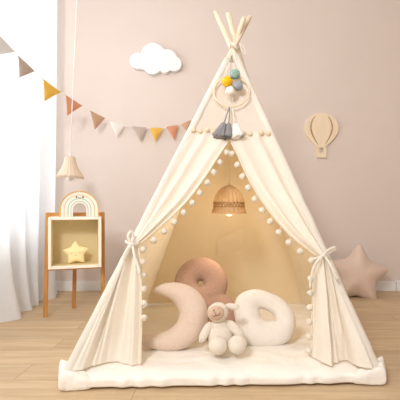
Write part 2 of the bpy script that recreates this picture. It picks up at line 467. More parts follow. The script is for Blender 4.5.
# sleeves on the poles
def sleeve(b, t, f0, f1, r=0.0180):
    bm = bmesh.new(); n = 40
    add_tube(bm, [b.lerp(t, f0 + (f1 - f0) * k / n) + noise.noise_vector(Vector((k * .7, b.x * 9, 0))) * 0.0018 for k in range(n + 1)],
             [r * (1 + .10 * noise.noise(Vector((k * .45, b.x * 5, 3)))) for k in range(n + 1)], 14)
    return link('pole_sleeve', bm, M['canvas'], tent)
for b, t in ((FLb, FLt), (FRb, FRt), (RLb, RLt), (RRb, RRt)): sleeve(b, t, -0.012, 0.842)
def along(b, t, z): return b.lerp(t, (z - b.z) / (t.z - b.z))
ZT = along(FLb, FLt, 1.4).z + 0.045
def side(name, b0, t0, b1, t1, sag, m, nrm_in):
    bm = bmesh.new()
    def fn(u, v):
        z = 0.066 + (ZT - 0.066) * v
        p = along(b0, t0, z).lerp(along(b1, t1, z), u)
        s = math.sin(u * math.pi) * math.sin(min(1, v * 1.15) * math.pi)
        rp = 0.006 * math.sin(u * 21 + v * 5) * (1 - v) + 0.006 * noise.noise(Vector((u * 6, v * 8, sag * 90)))
        return p + nrm_in * (sag * s + rp * math.sin(u * math.pi))
    grid(bm, fn, 36, 40)
    return link(name, bm, m, tent)
ri = Vector((.026, -.026, 0)); li = Vector((-.026, -.026, 0))
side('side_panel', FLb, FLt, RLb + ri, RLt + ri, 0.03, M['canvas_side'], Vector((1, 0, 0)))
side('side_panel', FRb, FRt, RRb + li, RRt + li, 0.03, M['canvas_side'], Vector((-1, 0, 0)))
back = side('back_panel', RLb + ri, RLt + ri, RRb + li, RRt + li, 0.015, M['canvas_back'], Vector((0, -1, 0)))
# paler quadrilateral patch just in front of the back wall
def backY(z, x=0): 
    return along(RLb, RLt, z).lerp(along(RRb, RRt, z), .5).y
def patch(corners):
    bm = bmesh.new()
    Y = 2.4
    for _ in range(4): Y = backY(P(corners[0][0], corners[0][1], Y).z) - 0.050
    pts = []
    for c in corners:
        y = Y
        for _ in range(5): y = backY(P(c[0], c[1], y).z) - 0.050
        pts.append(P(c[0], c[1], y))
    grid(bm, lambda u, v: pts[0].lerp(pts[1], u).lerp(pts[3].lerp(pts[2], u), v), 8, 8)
    return link('pale_patch', bm, M['canvas_patch'], tent)
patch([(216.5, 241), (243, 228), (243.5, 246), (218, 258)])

# upper front panel
def upper(u, v):
    py = 63 + (133 - 63) * v
    xl, xr = poleL(py), poleR(py)
    p = Q(xl + (xr - xl) * u, py + 2.5 * math.sin(u * math.pi) * v, 0.004)
    s = math.sin(u * math.pi)
    return p + nrm * (0.004 * s * math.sin(v * 3 + u * 7) - 0.012 * s * v * v)
bm = bmesh.new(); grid(bm, upper, 30, 30)
link('front_panel', bm, M['canvas_sheer'], tent)

def pompom_bm(c, r, seed):
    bm = bmesh.new(); bmesh.ops.create_icosphere(bm, subdivisions=3, radius=r)
    for v in bm.verts:
        n = v.co.normalized()
        v.co = n * r * (1 + 0.26 * noise.noise(n * 4.5 + Vector((seed, seed * 2, 0))) + 0.18 * noise.noise(n * 11 + Vector((seed, 0, 9)))) + Vector(c)
    return bm
# pompoms along the seam of the front panel
for k, px in enumerate((193.5, 201, 207.5, 214, 243, 250, 261, 268)):
    link('pompom', pompom_bm(Q(px, 132.5 + (0.6 if k % 2 else -0.4) + (px > 240) * 2.5, 0.016), 0.0115, k + 3.3), M['pomtan'], tent)
bm = bmesh.new()
add_tube(bm, [Q(188.5 + 82 * k / 20, 131 + 2.5 * math.sin(k / 20 * math.pi) + 2.5 * k / 20, 0.010) for k in range(21)], 0.0035, 6)
link('seam_tape', bm, M['canvas'], tent)

# door flaps
def flap(name, outer_px, inner_px, hem_px, sgn, gat):
    """one tied-back door: upper gathered part and lower spreading part in one mesh"""
    of = polyline([tuple(Q(x, y, 0.010)) for x, y in outer_px])
    inf = polyline([tuple(Q(x, y, 0.016)) for x, y in spline(inner_px, 6)])
    tieO, tieI = Vector(of(1)), Vector(inf(1))
    bm = bmesh.new()
    def top(u, v):
        a, b = Vector(of(v)), Vector(inf(v))
        p = a.lerp(b, u)
        wid = (a - b).length
        env = math.sin(u * math.pi) ** 0.7 if 0 < u < 1 else 0
        fold = math.sin(u * math.pi * 2 * 2.6 + 1.2 + v * 1.4)
        amp = min(0.030, 0.20 * wid) * (0.25 + 0.9 * v)
        gath = 0.022 * v ** 3 * math.sin(u * math.pi)
        return p + nrm * (amp * env * (0.6 * fold + 0.25 * math.sin(u * 23 + v * 3)) + gath + 0.004 * noise.noise(p * 14))
    NU, NV = 70, 60
    grid(bm, top, NU, NV)
    # lower: from the tie down to the hem, which lies on the mat along hem_px
    hem = polyline([tuple(P(x, y, floorY(y, .070))) for x, y in spline(hem_px, 5)])
    def low(u, v):
        h = Vector(hem(u)); top = tieO.lerp(tieI, u)
        a = gat + (1 - gat) * (1 - u) ** 0.8      # inner edge drops quickly to the vertical, outer edge follows the pole
        w = v ** a
        p = Vector((top.x + (h.x - top.x) * w, top.y + (h.y - top.y) * v, top.z + (h.z - top.z) * v))
        env = (math.sin(u * math.pi) ** 0.6 if 0 < u < 1 else 0)
        uu = u + 0.07 * math.sin(u * 7.3 + sgn)
        f = math.sin(uu * math.pi * 2 * 2.7 + 0.6 + sgn * 0.7) + 0.45 * math.sin(uu * math.pi * 2 * 5.9 + v * 1.2)
        d = Vector((0.25 * sgn, -1, 0)).normalized()
        k = (0.4 + 0.6 * v) * (1 - 0.55 * v ** 3)
        return p + d * (0.034 * k * env * f + 0.014 * (1 - v) * env + 0.005 * noise.noise(p * 9))
    grid(bm, low, NU, NV)
    bmesh.ops.remove_doubles(bm, verts=bm.verts[:], dist=1e-4)
    return link(name, bm, M['canvas'], tent), inf, low
LEFT_IN = [(229, 134), (228.3, 143), (220, 155.5), (203.5, 181), (187.5, 202), (169.5, 220), (149, 238), (138, 247)]
RIGHT_IN = [(229, 134), (230.5, 143), (238, 158), (247, 178), (258, 197), (272, 217), (290, 237), (317, 258)]
flapL, infL, lowL = flap('door_flap', [(poleL(y) + 1, y) for y in (132, 170, 210, 248)], LEFT_IN, [(71, 370.8), (88, 367.5), (106, 361.5), (111, 362), (125, 364), (141, 364)], -1, 0.4)
flapR, infR, lowR = flap('door_flap', [(poleR(y) - 1, y) for y in (134, 170, 215, 258)], RIGHT_IN, [(373, 368.8), (358, 366.5), (343, 358), (335, 365), (322, 362), (311, 356)], 1, 0.35)
# hem trim and pompoms along the edges
def trim_edge(parent, inf, low, n_up, n_low, v0, l0, l1, seed, sgn):
    bm = bmesh.new()
    add_tube(bm, [Vector(inf(k / 50)) + nrm * 0.004 for k in range(4, 51)], 0.004, 6)
    add_tube(bm, [low(1, k / 30) + Vector((0, -.004, 0)) for k in range(31)], 0.004, 6)
    link('edge_braid', bm, M['cordtan'], parent)
    for k in range(n_up):
        t = v0 + (0.97 - v0) * k / (n_up - 1)
        e = Vector(inf(t)); c = e + Vector((0.009 * sgn, 0, -0.027)) + nrm * 0.004
        bm = pompom_bm(c, 0.0138, seed + k); 
        add_tube(bm, [e, c], 0.0014, 5)
        link('pompom', bm, M['pom'], parent)
    for k in range(n_low):
        t = l0 + (l1 - l0) * k / (n_low - 1)
        e = low(1, t); c = e + Vector((0.012 * sgn, -0.006, -0.008))
        bm = pompom_bm(c, 0.0125, seed + 40 + k)
        add_tube(bm, [e, c], 0.0014, 5)
        link('pompom', bm, M['pom'], parent)
trim_edge(flapL, infL, lowL, 11, 5, 0.12, 0.12, 0.60, 1.7, 1)
trim_edge(flapR, infR, lowR, 11, 6, 0.12, 0.20, 0.92, 71.7, -1)
# ties
def tie(c, pts_list, r=0.0055):
    bm = bmesh.new()
    for pts in pts_list:
        add_tube(bm, [Vector(p) for p in spline([tuple(q) for q in pts], 6)], r, 8, squash=0.45)
    add_ell(bm, c, (0.011, 0.009, 0.009), u=12, v=8)
    return link('tie_cord', bm, M['canvas'], tent)
o = 0.052
tie(Q(134.5, 247, o), [
    [Q(127, 243, o - .02), Q(131, 246, o), Q(136, 248, o), Q(141, 245, o - .02)],
    [Q(134, 247, o), Q(131, 240, o + .012), Q(134.5, 235, o + .008), Q(136, 241, o), Q(134, 247, o)],
    [Q(134, 247, o), Q(129, 254, o + .004), Q(126, 262, o - .005)],
    [Q(135, 248, o), Q(137, 258, o + .006), Q(140, 268, o - .004), Q(141.5, 275, o - .006)]])
tie(Q(321, 257.5, o), [
    [Q(311, 261, o - .022), Q(317, 259.5, o), Q(325, 255, o), Q(332.5, 252, o + .004)],
    [Q(319, 258, o), Q(325, 253, o + .012), Q(331.5, 250.5, o + .008), Q(327, 255.5, o), Q(320, 259, o)],
    [Q(319, 259, o), Q(312, 267, o + .006), Q(308.5, 278, o + .004), Q(307.5, 289, o - .004)],
    [Q(322, 259, o), Q(327, 268, o + .006), Q(331, 276, o + .004), Q(334, 281, o)]])
# lashing cord round the crossing
bm = bmesh.new()
ac = P(234.3, 48, 2.03)
for k in range(2):
    z = -0.004 + k * 0.008
    add_tube(bm, [ac + Vector((0.0225 * math.cos(a), 0.034 * math.sin(a), z + 0.012 * math.sin(a * 2))) for a in [2 * math.pi * j / 24 for j in range(24)]], 0.0026, 6, closed=True)
add_tube(bm, spline([tuple(P(239, 44, 1.99)), tuple(P(243, 46, 1.985)), tuple(P(245.5, 54, 1.985)), tuple(P(242.5, 52, 1.985)), tuple(P(240, 45, 1.985))], 6), 0.002, 6)
link('lashing_cord', bm, M['canvas'], tent)
# pockets at the mat's front corners, which hold the pole feet
def pocket(quad, peak, seed):
    """cloth wrap over the corner: quad = outer-front, inner-front, inner-back, outer-back (x, y)"""
    bm = bmesh.new()
    q = [Vector(c) for c in quad]
    def base(a, b): return q[0].lerp(q[1], (a + 1) / 2).lerp(q[3].lerp(q[2], (a + 1) / 2), (b + 1) / 2)
    def pr(a, b): return (max(0, 1 - abs(a) ** 9) * max(0, 1 - abs(b) ** 7)) ** 0.5
    def up(u, v):
        a, b = math.sin((u - .5) * math.pi), math.sin((v - .5) * math.pi)
        p = base(a, b); e = pr(a, b); k = (a + 1) / 2
        h = peak * (1 - k) + 0.062 * k - 0.012 * (1 - b) * 0.5
        cr = 0.0055 * math.sin(b * 9 + k * 3 + seed) * k * (1 - k) * 2.5 + 0.004 * noise.noise(Vector((a * 3, b * 6, seed)))
        return Vector((p.x, p.y - cr, 0.034 + (h - 0.034 + cr) * e))
    def lo(u, v):
        a, b = math.sin((u - .5) * math.pi), math.sin((v - .5) * math.pi)
        p = base(a, b); e = pr(a, b) ** 0.5; k = (a + 1) / 2
        cr = 0.0055 * math.sin(b * 9 + k * 3 + seed) * k * (1 - k) * 2.5 + 0.004 * noise.noise(Vector((a * 3, b * 6, seed)))
        return Vector((p.x, p.y - cr, 0.034 - 0.0335 * e))
    grid(bm, up, 36, 36); grid(bm, lo, 36, 36)
    bmesh.ops.remove_doubles(bm, verts=bm.verts[:], dist=1e-5)
    return link('corner_pocket', bm, M['mat'], mroot)
def fx(px, Y): return (px - CX) * Y / F
pocket([(fx(58.5, 1.49), 1.488), (fx(92, 1.50), 1.506), (fx(82, 1.6), 1.60), (fx(58, 1.6) - .005, 1.62)], 0.088, 1.0)
pocket([(fx(386.5, 1.54), 1.54), (fx(352, 1.545), 1.547), (fx(366, 1.63), 1.63), (fx(384, 1.66), 1.66)], 0.088, 2.6)

# ------------------------------------------------------------------ dream catcher on the tent front
oc = 0.030
dc = thing('dream_catcher', 'hoop hanging with four coloured pompoms and three tassels on the teepee front', 'dream catcher', Q(231.4, 113, oc))
bm = bmesh.new()
hc = Q(231.4, 95, oc); ex = (Q(240, 95, oc) - hc).normalized(); ez = (Q(231.4, 85, oc) - hc).normalized()
hr = (Q(249, 95, oc) - hc).length
add_tube(bm, [hc + ex * hr * math.cos(a) + ez * hr * 0.97 * math.sin(a) for a in [2 * math.pi * k / 64 for k in range(64)]], 0.0042, 8, closed=True)
link('hoop', bm, M['ply'], dc)
bm = bmesh.new()
for a in ((225, 79, 229, 62), (228, 78, 230.5, 60), (236, 78, 233, 60), (239, 79.5, 236, 61)):
    add_tube(bm, [Q(a[0], a[1], oc), Q(a[2], a[3], 0.02)], 0.0016, 6)
add_tube(bm, [Q(229, 62, .02), Q(233, 55, .03), Q(236, 61, .02)], 0.0025, 6)
link('hanging_cord', bm, M['cord'], dc)
for (px, py, r, m) in ((234.3, 80.5, 5.0, 'teal'), (227, 87.7, 5.2, 'mustard'), (237.7, 92, 4.8, 'grey'), (229.8, 97.3, 4.9, 'whiteyarn')):
    c = Q(px, py, oc + .018)
    o_ = link('pompom', pompom_bm(c, r * c.y / F, px), M[m], dc)
    o_['label'] = {'teal': 'sage green yarn pompom', 'mustard': 'mustard yellow yarn pompom', 'grey': 'blue-grey yarn pompom', 'whiteyarn': 'white yarn pompom'}[m]
bm = bmesh.new()
add_tube(bm, [Q(229.8, 99, oc + .008), Q(229.5, 111.5, oc)], 0.0016, 6); add_tube(bm, [Q(234, 84, oc + .008), Q(231.5, 112, oc)], 0.0012, 6)
link('pompom_cord', bm, M['cord'], dc)
def tassel(top, bot, wid, m, label):
    bm = bmesh.new()
    a, b = Q(*top, oc), Q(*bot, oc + .006)
    neck = a.lerp(b, 0.50); 
    add_tube(bm, [a, neck], 0.0026, 8)
    R = wid * b.y / F
    d = (b - neck)
    fr = []
    n = 16; seg = 36
    ax = d.normalized(); sx = Vector((1, 0, 0)); sx = (sx - ax * sx.dot(ax)).normalized(); sy = ax.cross(sx)
    rings = []
    for j in range(n):
        t = j / (n - 1)
        r = R * (0.42 * math.sin(min(1, t * 5) * math.pi / 2) + 0.62 * t ** 1.2) * (0.78 if 0.2 < t < 0.3 else 1)
        if t < 0.02: r = 0.002
        ring = []
        for k in range(seg):
            an = 2 * math.pi * k / seg
            rr = r * (1 + 0.16 * t ** 0.5 * math.sin(an * 9 + 2.5 * noise.noise(Vector((an, t * 2, R * 99)))))
            ln = 0.009 * noise.noise(Vector((an * 5, 3, R * 50))) if j == n - 1 else 0
            ring.append(bm.verts.new(neck + d * t + ax * ln + sx * rr * math.cos(an) + sy * rr * 0.8 * math.sin(an)))
        rings.append(ring)
    for A, B in zip(rings, rings[1:]):
        for k in range(seg): bm.faces.new((A[k], A[(k + 1) % seg], B[(k + 1) % seg], B[k]))
    bm.faces.new(rings[-1]); bm.faces.new(rings[0])
    o_ = link('tassel', bm, M[m], dc); o_['label'] = label
tassel((229, 111), (219.5, 140.5), 6.6, 'darkgrey', 'dark grey yarn tassel')
tassel((229.5, 111), (227.8, 141), 5.0, 'darkgrey', 'grey yarn tassel')
tassel((232, 112), (238, 141), 6.2, 'whiteyarn', 'white yarn tassel')

# ------------------------------------------------------------------ pendant lamp in the tent
pc = P(229, 214, 2.03); sc = 2.03 / F
lamp = thing('pendant_lamp', 'golden rattan dome pendant lamp hanging inside the teepee', 'lamp', pc)
prof = [(0.6, 29), (2.5, 28.6), (6, 27), (10, 23.5), (13, 18.5), (14.6, 14), (15.2, 11.5)]
sp = [tuple(q) for q in spline(prof, 5)]
def ribs(r, z, a): return r * (1 + 0.05 * math.sin(a * 22)), z
bm = bmesh.new(); lathe(bm, [(r * sc, z * sc) for r, z in sp], pc, 132, ribs)
shade = link('lamp_shade', bm, M['rattan'], lamp)
bm = bmesh.new()
for k in range(26):
    a = 2 * math.pi * k / 26
    for s in (-1, 1):
        add_tube(bm, [(pc.x + 15.2 * sc * math.cos(a + s * q * .14), pc.y + 15.2 * sc * math.sin(a + s * q * .14), pc.z + (11.5 - q * 4) * sc) for q in (0, .5, 1)], 0.0022, 5)
for zz in (11.5, 7.5): add_tube(bm, [(pc.x + 15.4 * sc * math.cos(a), pc.y + 15.4 * sc * math.sin(a), pc.z + zz * sc) for a in [2 * math.pi * j / 40 for j in range(40)]], 0.003, 6, closed=True)
link('open_weave_band', bm, M['rattan_dark'], shade)
bm = bmesh.new()
lathe(bm, [(r * sc, z * sc) for r, z in ((15.2, 7.6), (16, 5), (16.8, 2.5), (17.2, 0.3), (16.4, 0), (15.4, 4), (14.8, 7.6))], pc, 132, lambda r, z, a: (r * (1 + 0.03 * math.sin(a * 22)), z + 0.004 * abs(math.sin(a * 11)) * (z < 0.004)))
link('scalloped_rim', bm, M['rattan'], shade)
bm = bmesh.new(); add_ell(bm, pc + Vector((0, 0, 3 * sc)), (5.2 * sc, 5.2 * sc, 5.4 * sc)); add_tube(bm, [pc + Vector((0, 0, 8 * sc)), pc + Vector((0, 0, 16 * sc))], 2.4 * sc, 12); 
link('bulb', bm, M['warmbulb'], lamp)
bm = bmesh.new()
add_tube(bm, [pc + Vector((0, 0, 15 * sc)), pc + Vector((0, 0, 30.5 * sc))], 1.2 * sc, 10)
add_tube(bm, [pc + Vector((0, 0, 29 * sc)), P(233, 62, 2.035)], 0.0016, 6)
link('cord', bm, M['cordtan'], lamp)

# ------------------------------------------------------------------ cushions and the lamb
# crescent moon
mp_ = [(154, 291.5, 2.0), (159, 290, 4.2), (166, 289.5, 6.8), (177, 292, 10.2), (188, 300, 13.2), (193.5, 312, 14.6), (190.5, 326, 14.2), (180.5, 336, 12.4), (166.5, 341.5, 9.8), (152, 341.5, 7), (141, 338.5, 4.4), (136, 336, 2.0)]
s_ = spline(mp_, 6); Ym = 1.745
bm = bmesh.new(); add_tube(bm, [P(x, y, Ym + (345 - y) * 0.0009) for x, y, r in s_], [r * Ym / F for x, y, r in s_], 28, squash=0.85)
lumpy(bm, 0.0035, 14, 1.0)
tag(link('moon_cushion', bm, M['moon']), 'beige-pink plush crescent moon cushion standing on the mat inside the tent', 'cushion')
# figure-eight cushion
bm = bmesh.new()
def ring(bm, cx, cy, R, r, Y0, lean, sq=0.8):
    n = 48
    add_tube(bm, [P(cx + R * math.cos(a), cy + R * math.sin(a), Y0 + lean * (cy + R * math.sin(a) - 300)) for a in [2 * math.pi * k / n for k in range(n)]], r * Y0 / F, 24, closed=True, squash=sq)
ring(bm, 201, 283.5, 14.7, 12.2, 1.985, -0.0022)
ring(bm, 213, 317.5, 14.0, 11.6, 1.985, -0.0022)
remeshed('figure_eight_cushion', bm, M['brown'], None, 0.005, 6)
tag(bpy.data.objects['figure_eight_cushion'], 'dusty brown plush figure-eight cushion behind the moon cushion and lamb', 'cushion')
# white ring cushion
dp = [(245.5, 304, 11.0), (256, 298.5, 9.5), (270, 302, 9.0), (281, 309.5, 9.4), (286, 320, 9.8), (281, 331, 12.0), (267, 334, 13.0), (253, 330.5, 15), (247, 317, 12.5)]
s_ = spline(dp, 7, True)
bm = bmesh.new(); add_tube(bm, [P(x, y, 1.80 + (345 - y) * 0.0018) for x, y, r in s_], [r * 1.84 / F for x, y, r in s_], 26, closed=True, squash=0.85)
add_ell(bm, P(253, 317, 1.86), (0.035, 0.045, 0.05))
remeshed('ring_cushion', bm, M['white_plush'], None, 0.006, 7)
tag(bpy.data.objects['ring_cushion'], 'white plush teardrop ring cushion with an oval hole, beside the toy lamb', 'cushion')
# toy lamb
Yl = 1.69; k_ = Yl / F
lamb = thing('toy_lamb', 'ivory plush toy lamb with a tan face sitting in front of the cushions', 'soft toy', P(222, 353, Yl))
bm = bmesh.new()
add_ell(bm, P(220.5, 336, Yl), (12.6 * k_, 10.5 * k_, 15 * k_)); add_ell(bm, P(219.5, 325, Yl), (9 * k_, 8 * k_, 8 * k_))
remeshed('body', bm, M['lamb'], lamb, 0.004, 4)
bm = bmesh.new(); hcn = P(218, 312.2, Yl - .015)
rot = Matrix.Rotation(math.radians(-14), 4, 'Y')
add_ell(bm, hcn, (10.6 * k_, 9.5 * k_, 9.6 * k_), rot, 28, 18, 0.0015, 120)
head = link('head', bm, M['lamb'], lamb)
bm = bmesh.new(); fc = P(216.3, 313.2, Yl - .015 - 7.6 * k_)
add_ell(bm, fc + Vector((0, 0.003, 0)), (8.0 * k_, 4.6 * k_, 7.2 * k_), rot, 24, 14)
link('face', bm, M['lambface'], head)
bm = bmesh.new()
fy = Yl - .015 - 11.7 * k_
def fp(x, y, d=0): return P(x, y, fy - 0.0005 + 0.0016 * ((x - 216.3) ** 2 + (y - 313.2) ** 2) / 10 * 0.35 + d)
add_tube(bm, [fp(*q) for q in ((213.2, 310.2), (215.3, 313), (216.0, 315.2))], 0.0011, 6)
add_tube(bm, [fp(*q) for q in spline([(212.0, 315.4), (214.3, 316.7), (216.0, 315.2), (218.4, 315.4), (220.2, 312.6)], 5)], 0.0011, 6)
add_tube(bm, [fp(*q) for q in ((213.2, 310.2), (214.4, 309.8))], 0.0012, 6)
add_ell(bm, fp(218.7, 308.4), (0.0017, 0.0017, 0.0017), u=10, v=8)
link('stitched_face', bm, M['thread'], head)
def limb(name, pts, parent, m='lamb', sq=0.9):
    s_ = spline(pts, 6)
    bm = bmesh.new(); add_tube(bm, [P(x, y, Y) for x, y, Y, r in s_], [r * k_ for x, y, Y, r in s_], 16, squash=sq)
    return link(name, bm, M[m], parent)
limb('ear', [(226, 306.4, Yl, 1.6), (228, 306, Yl, 2.6), (232, 306.6, Yl - .004, 3.3), (236, 307, Yl - .006, 3.0), (238.6, 307, Yl - .006, 1.9), (239.6, 307, Yl - .006, 0.5)], head, sq=0.55)
limb('ear', [(212, 307, Yl + .006, 1.6), (211, 308, Yl + .016, 2.4), (210.5, 310, Yl + .028, 2.8), (210.5, 312, Yl + .038, 2.2), (210.5, 314, Yl + .044, .6)], head, sq=0.55)
limb('arm', [(211, 323, Yl + .004, 2.4), (208.5, 327, Yl - .006, 4.2), (205, 333, Yl - .014, 4.4), (202.5, 338, Yl - .018, 4.0), (201, 341, Yl - .02, 2.6), (200.4, 342.6, Yl - .02, .5)], lamb)
limb('arm', [(227, 322, Yl + .004, 2.4), (231, 325, Yl - .006, 4.4), (236, 330, Yl - .014, 4.8), (239.5, 334, Yl - .018, 4.4), (241.2, 337, Yl - .02, 2.8), (241.8, 338.6, Yl - .02, .5)], lamb)
for (fx, fy2, ang) in ((218, 345, 14), (237.5, 344.5, -12)):
    bm = bmesh.new(); add_ell(bm, P(fx, fy2, Yl - .05), (9.4 * k_, 9.5 * k_, 8.9 * k_), Matrix.Rotation(math.radians(ang), 4, 'Y'), 24, 16, 0.001, 100)
    add_tube(bm, [P(fx, fy2, Yl - .05), P((fx + 222) / 2, fy2 - 3, Yl + .005)], [6.5 * k_, 6 * k_], 14)
    link('foot', bm, M['lamb'], lamb)

# ------------------------------------------------------------------ star floor cushion
so = star_outline(5, 1.0, 0.56, math.radians(-7), 0.27, 7)
sr = 34.5 * 3.07 / F; scn = P(357.5, 275.5, 3.07)
tilt = Matrix.Rotation(math.radians(-12), 3, 'X')
bm = bmesh.new(); puffy(bm, [v * sr for v in so], 0.10, lambda p: scn + tilt @ p, 12, 1.7)
lumpy(bm, 0.003, 12, 2.0)
tag(remeshed('star_cushion', bm, M['star'], None, 0.008, 24), 'large beige-pink star cushion propped on the floor against the back wall', 'cushion')

# ------------------------------------------------------------------ wall decorations
ws = WALL / F
def wp(px, py): p = P(px, py, WALL); return (p.x, p.z)
circ = [(138.8, 62.5, 8.0), (154.0, 57.0, 12.2), (168, 60.5, 9.6), (175, 65.5, 7.4), (153.5, 66.5, 9.6), (165.5, 69.0, 5.6), (144, 67, 4)]
out = []
c0 = (156, 63)
for k in range(160):
    a = 2 * math.pi * k / 160; dx, dy = math.cos(a), math.sin(a); best = 0
    for (x, y, r) in circ:
        ox, oy = c0[0] - x, c0[1] - y
        b = ox * dx + oy * dy; q = ox * ox + oy * oy - r * r; D = b * b - q
        if D >= 0: best = max(best, -b + math.sqrt(D))
    out.append(wp(c0[0] + dx * best, c0[1] + dy * best))
bm = bmesh.new(); add_prism(bm, out, WALL - 0.045, WALL - 0.001, 0.006, 3)
tag(link('cloud_wall_lamp', bm, M['cloud'], smooth=False), 'white cloud-shaped wall lamp mounted on the back wall', 'wall lamp')

# plywood hot air balloon
bal = thing('hot_air_balloon_art', 'pale plywood hot air balloon plaque on the back wall', 'wall decoration', Vector((wp(321, 158)[0], WALL, wp(321, 158)[1])))
env = [(321, 113.6), (313.5, 114.8), (307.5, 119), (304.2, 125.5), (304.2, 131), (307, 137), (312, 142.5), (317.5, 148)]
env = spline(env, 5); full = env + [(642 - x, y) for x, y in env[::-1]]
full = [q for i, q in enumerate(full) if i == 0 or math.dist(q, full[i - 1]) > 0.05]
y0, y1 = WALL - 0.020, WALL - 0.0005
bm = bmesh.new(); add_prism(bm, [wp(*q) for q in full], y0, y1, 0.002, 2)
link('envelope', bm, M['ply'], bal, smooth=False)
bm = bmesh.new()
add_box(bm, (wp(316.2, 0)[0], y0, wp(0, 158)[1]), (wp(326, 0)[0], y1, wp(0, 153)[1]), 0.0015)
add_box(bm, (wp(316.2, 0)[0], y0, wp(0, 153.3)[1]), (wp(319, 0)[0], y1, wp(0, 147.4)[1]), 0.001)
add_box(bm, (wp(323, 0)[0], y0, wp(0, 153.3)[1]), (wp(326, 0)[0], y1, wp(0, 147.4)[1]), 0.001)
link('basket', bm, M['ply'], bal, smooth=False)
for s in (1, -1):
    mid = [(314.8, 116.6), (311.8, 121), (310.4, 127.6), (311.6, 134), (314.4, 140), (317.6, 145)]
    mid = spline(mid, 6); wd = [0.15 + 0.65 * math.sin(math.pi * i / (len(mid) - 1)) ** 0.6 * (0.6 if abs(i - 13) < 1 else 1) for i in range(len(mid))]
    bm = bmesh.new()
    L_ = [(x - w, y) for (x, y), w in zip(mid, wd)] + [(x + w, y) for (x, y), w in zip(mid, wd)][::-1]
    if s < 0: L_ = [(642 - x, y) for x, y in L_]
    add_prism(bm, [wp(*q) for q in L_], y0 - 0.0012, y0 + 0.001)
    link('slit_shade', bm, M['slit_shade'], bal, smooth=False)  # raised dark strip; the shade of an open cut is put into its colour
# ------------------------------------------------------------------ bunting
bunt = thing('pennant_bunting', 'string of pennant flags in grey, taupe, mustard, rust, brown and white', 'bunting', (-.6, 3.2, 1.3))
def bY(px): return 2.28 + (3.235 - 2.28) * (1 - (1 - min(1, max(0, px / 118))) ** 1.35) if px > 0 else 2.28 + px * 0.010
cordp = [(-24, 19), (0, 36), (18, 55), (43, 79), (66, 95), (90, 110.3), (109, 120.5), (124, 125.6), (132, 126.5), (146, 127.8), (162, 128), (178, 125), (190, 120.3), (203, 113), (216, 104)]
cs = spline(cordp, 6)
bm = bmesh.new(); add_tube(bm, [P(x, y, bY(x)) for x, y in cs], 0.0022, 6)
link('string', bm, M['cord'], bunt)
flags = [((-3, 33.5), (15.6, 52), (-3, 54.5), 'f_grey'), ((17.5, 55), (35.2, 71.2), (19.3, 77), 'f_taupe'), ((43, 79), (61, 92), (44.6, 100.2), 'f_must'),
         ((65.6, 95), (82.2, 105.8), (66.6, 116), 'f_rust'), ((90, 110.3), (105.2, 118.2), (94.4, 130.2), 'f_brown'), ((109, 120.8), (124, 126), (117, 137), 'f_white'),
         ((132, 126.2), (146.3, 127.5), (141, 142.2), 'f_taupe'), ((150, 128), (162.6, 128), (155.5, 142.4), 'f_must'), ((166, 127), (178.3, 125), (174.6, 140.2), 'f_rust'), ((181, 124.2), (191, 119.8), (188.5, 133), 'f_brown')]
FL_LAB = {'f_grey': 'pale grey flag', 'f_taupe': 'taupe flag', 'f_must': 'mustard yellow flag', 'f_rust': 'rust orange flag', 'f_brown': 'tan brown flag', 'f_white': 'white flag'}
for i, (a, b, c, m) in enumerate(flags):
    if i < 3:
        mx_, my_ = (a[0] + b[0]) / 2, (a[1] + b[1]) / 2
        c = (mx_ + (c[0] - mx_) * 1.08, my_ + (c[1] - my_) * 1.08)
    A, B = P(*a, bY(a[0])), P(*b, bY(b[0])); Cc = P(*c, (bY(a[0]) + bY(b[0])) / 2 - 0.004)
    nn = (B - A).cross(Cc - A).normalized()
    if nn.y > 0: nn = -nn
    bm = bmesh.new()
    def ff(u, v):
        p = A.lerp(B, u).lerp(Cc, v)
        return p + nn * (0.010 * math.sin(v * math.pi) * math.sin(u * math.pi + 0.4) + 0.003)
    grid(bm, ff, 10, 12); bmesh.ops.remove_doubles(bm, verts=bm.verts[:], dist=1e-5)
    o_ = link('flag', bm, M[m], bunt); o_['label'] = FL_LAB[m]

# ------------------------------------------------------------------ bell lamp over the stand
Yb = 2.80; sb = Yb / F
bp_ = P(70, 177, Yb)
l2 = thing('hanging_lamp', 'pale woven bell-shaped hanging lamp above the display stand', 'lamp', bp_)
prof = spline([(3.2, 20.3), (4.6, 20), (5.2, 17.5), (6.2, 13), (8.2, 8), (11, 3.5), (12.9, 0.8)], 5)
bm = bmesh.new()
lathe(bm, [(r * sb, z * sb) for r, z in prof], bp_, 128, lambda r, z, a: (r * (1 + 0.03 * math.sin(a * 20)), z))
sh2 = link('lamp_shade', bm, M['palerattan'], l2)
bm = bmesh.new()
for k in range(22):
    a0 = 2 * math.pi * k / 22
    add_tube(bm, [(bp_.x + 12.9 * sb * math.cos(a0 + t * .2856), bp_.y + 12.9 * sb * math.sin(a0 + t * .2856), bp_.z + (0.9 - 2.4 * math.sin(t * math.pi)) * sb) for t in [j / 6 for j in range(7)]], 0.0022, 5)
link('looped_rim', bm, M['palerattan'], sh2)
bm = bmesh.new(); add_ell(bm, bp_ + Vector((0, 0, -0.2 * sb)), (3.8 * sb, 3.8 * sb, 3.9 * sb)); add_tube(bm, [bp_ + Vector((0, 0, 4 * sb)), bp_ + Vector((0, 0, 14 * sb))], 1.8 * sb, 10)
link('bulb', bm, M['bulb'], l2)
bm = bmesh.new()
add_tube(bm, [bp_ + Vector((0, 0, 13 * sb)), bp_ + Vector((0.002, 0, 24 * sb))], [1.3 * sb, 0.9 * sb], 10)
add_tube(bm, [P(70.2, 153, Yb), P(73.5, 76, Yb), P(77, -6, Yb), Vector((P(79, 0, Yb).x, Yb, HC))], 0.0032, 6)
link('cord', bm, M['cord'], l2)

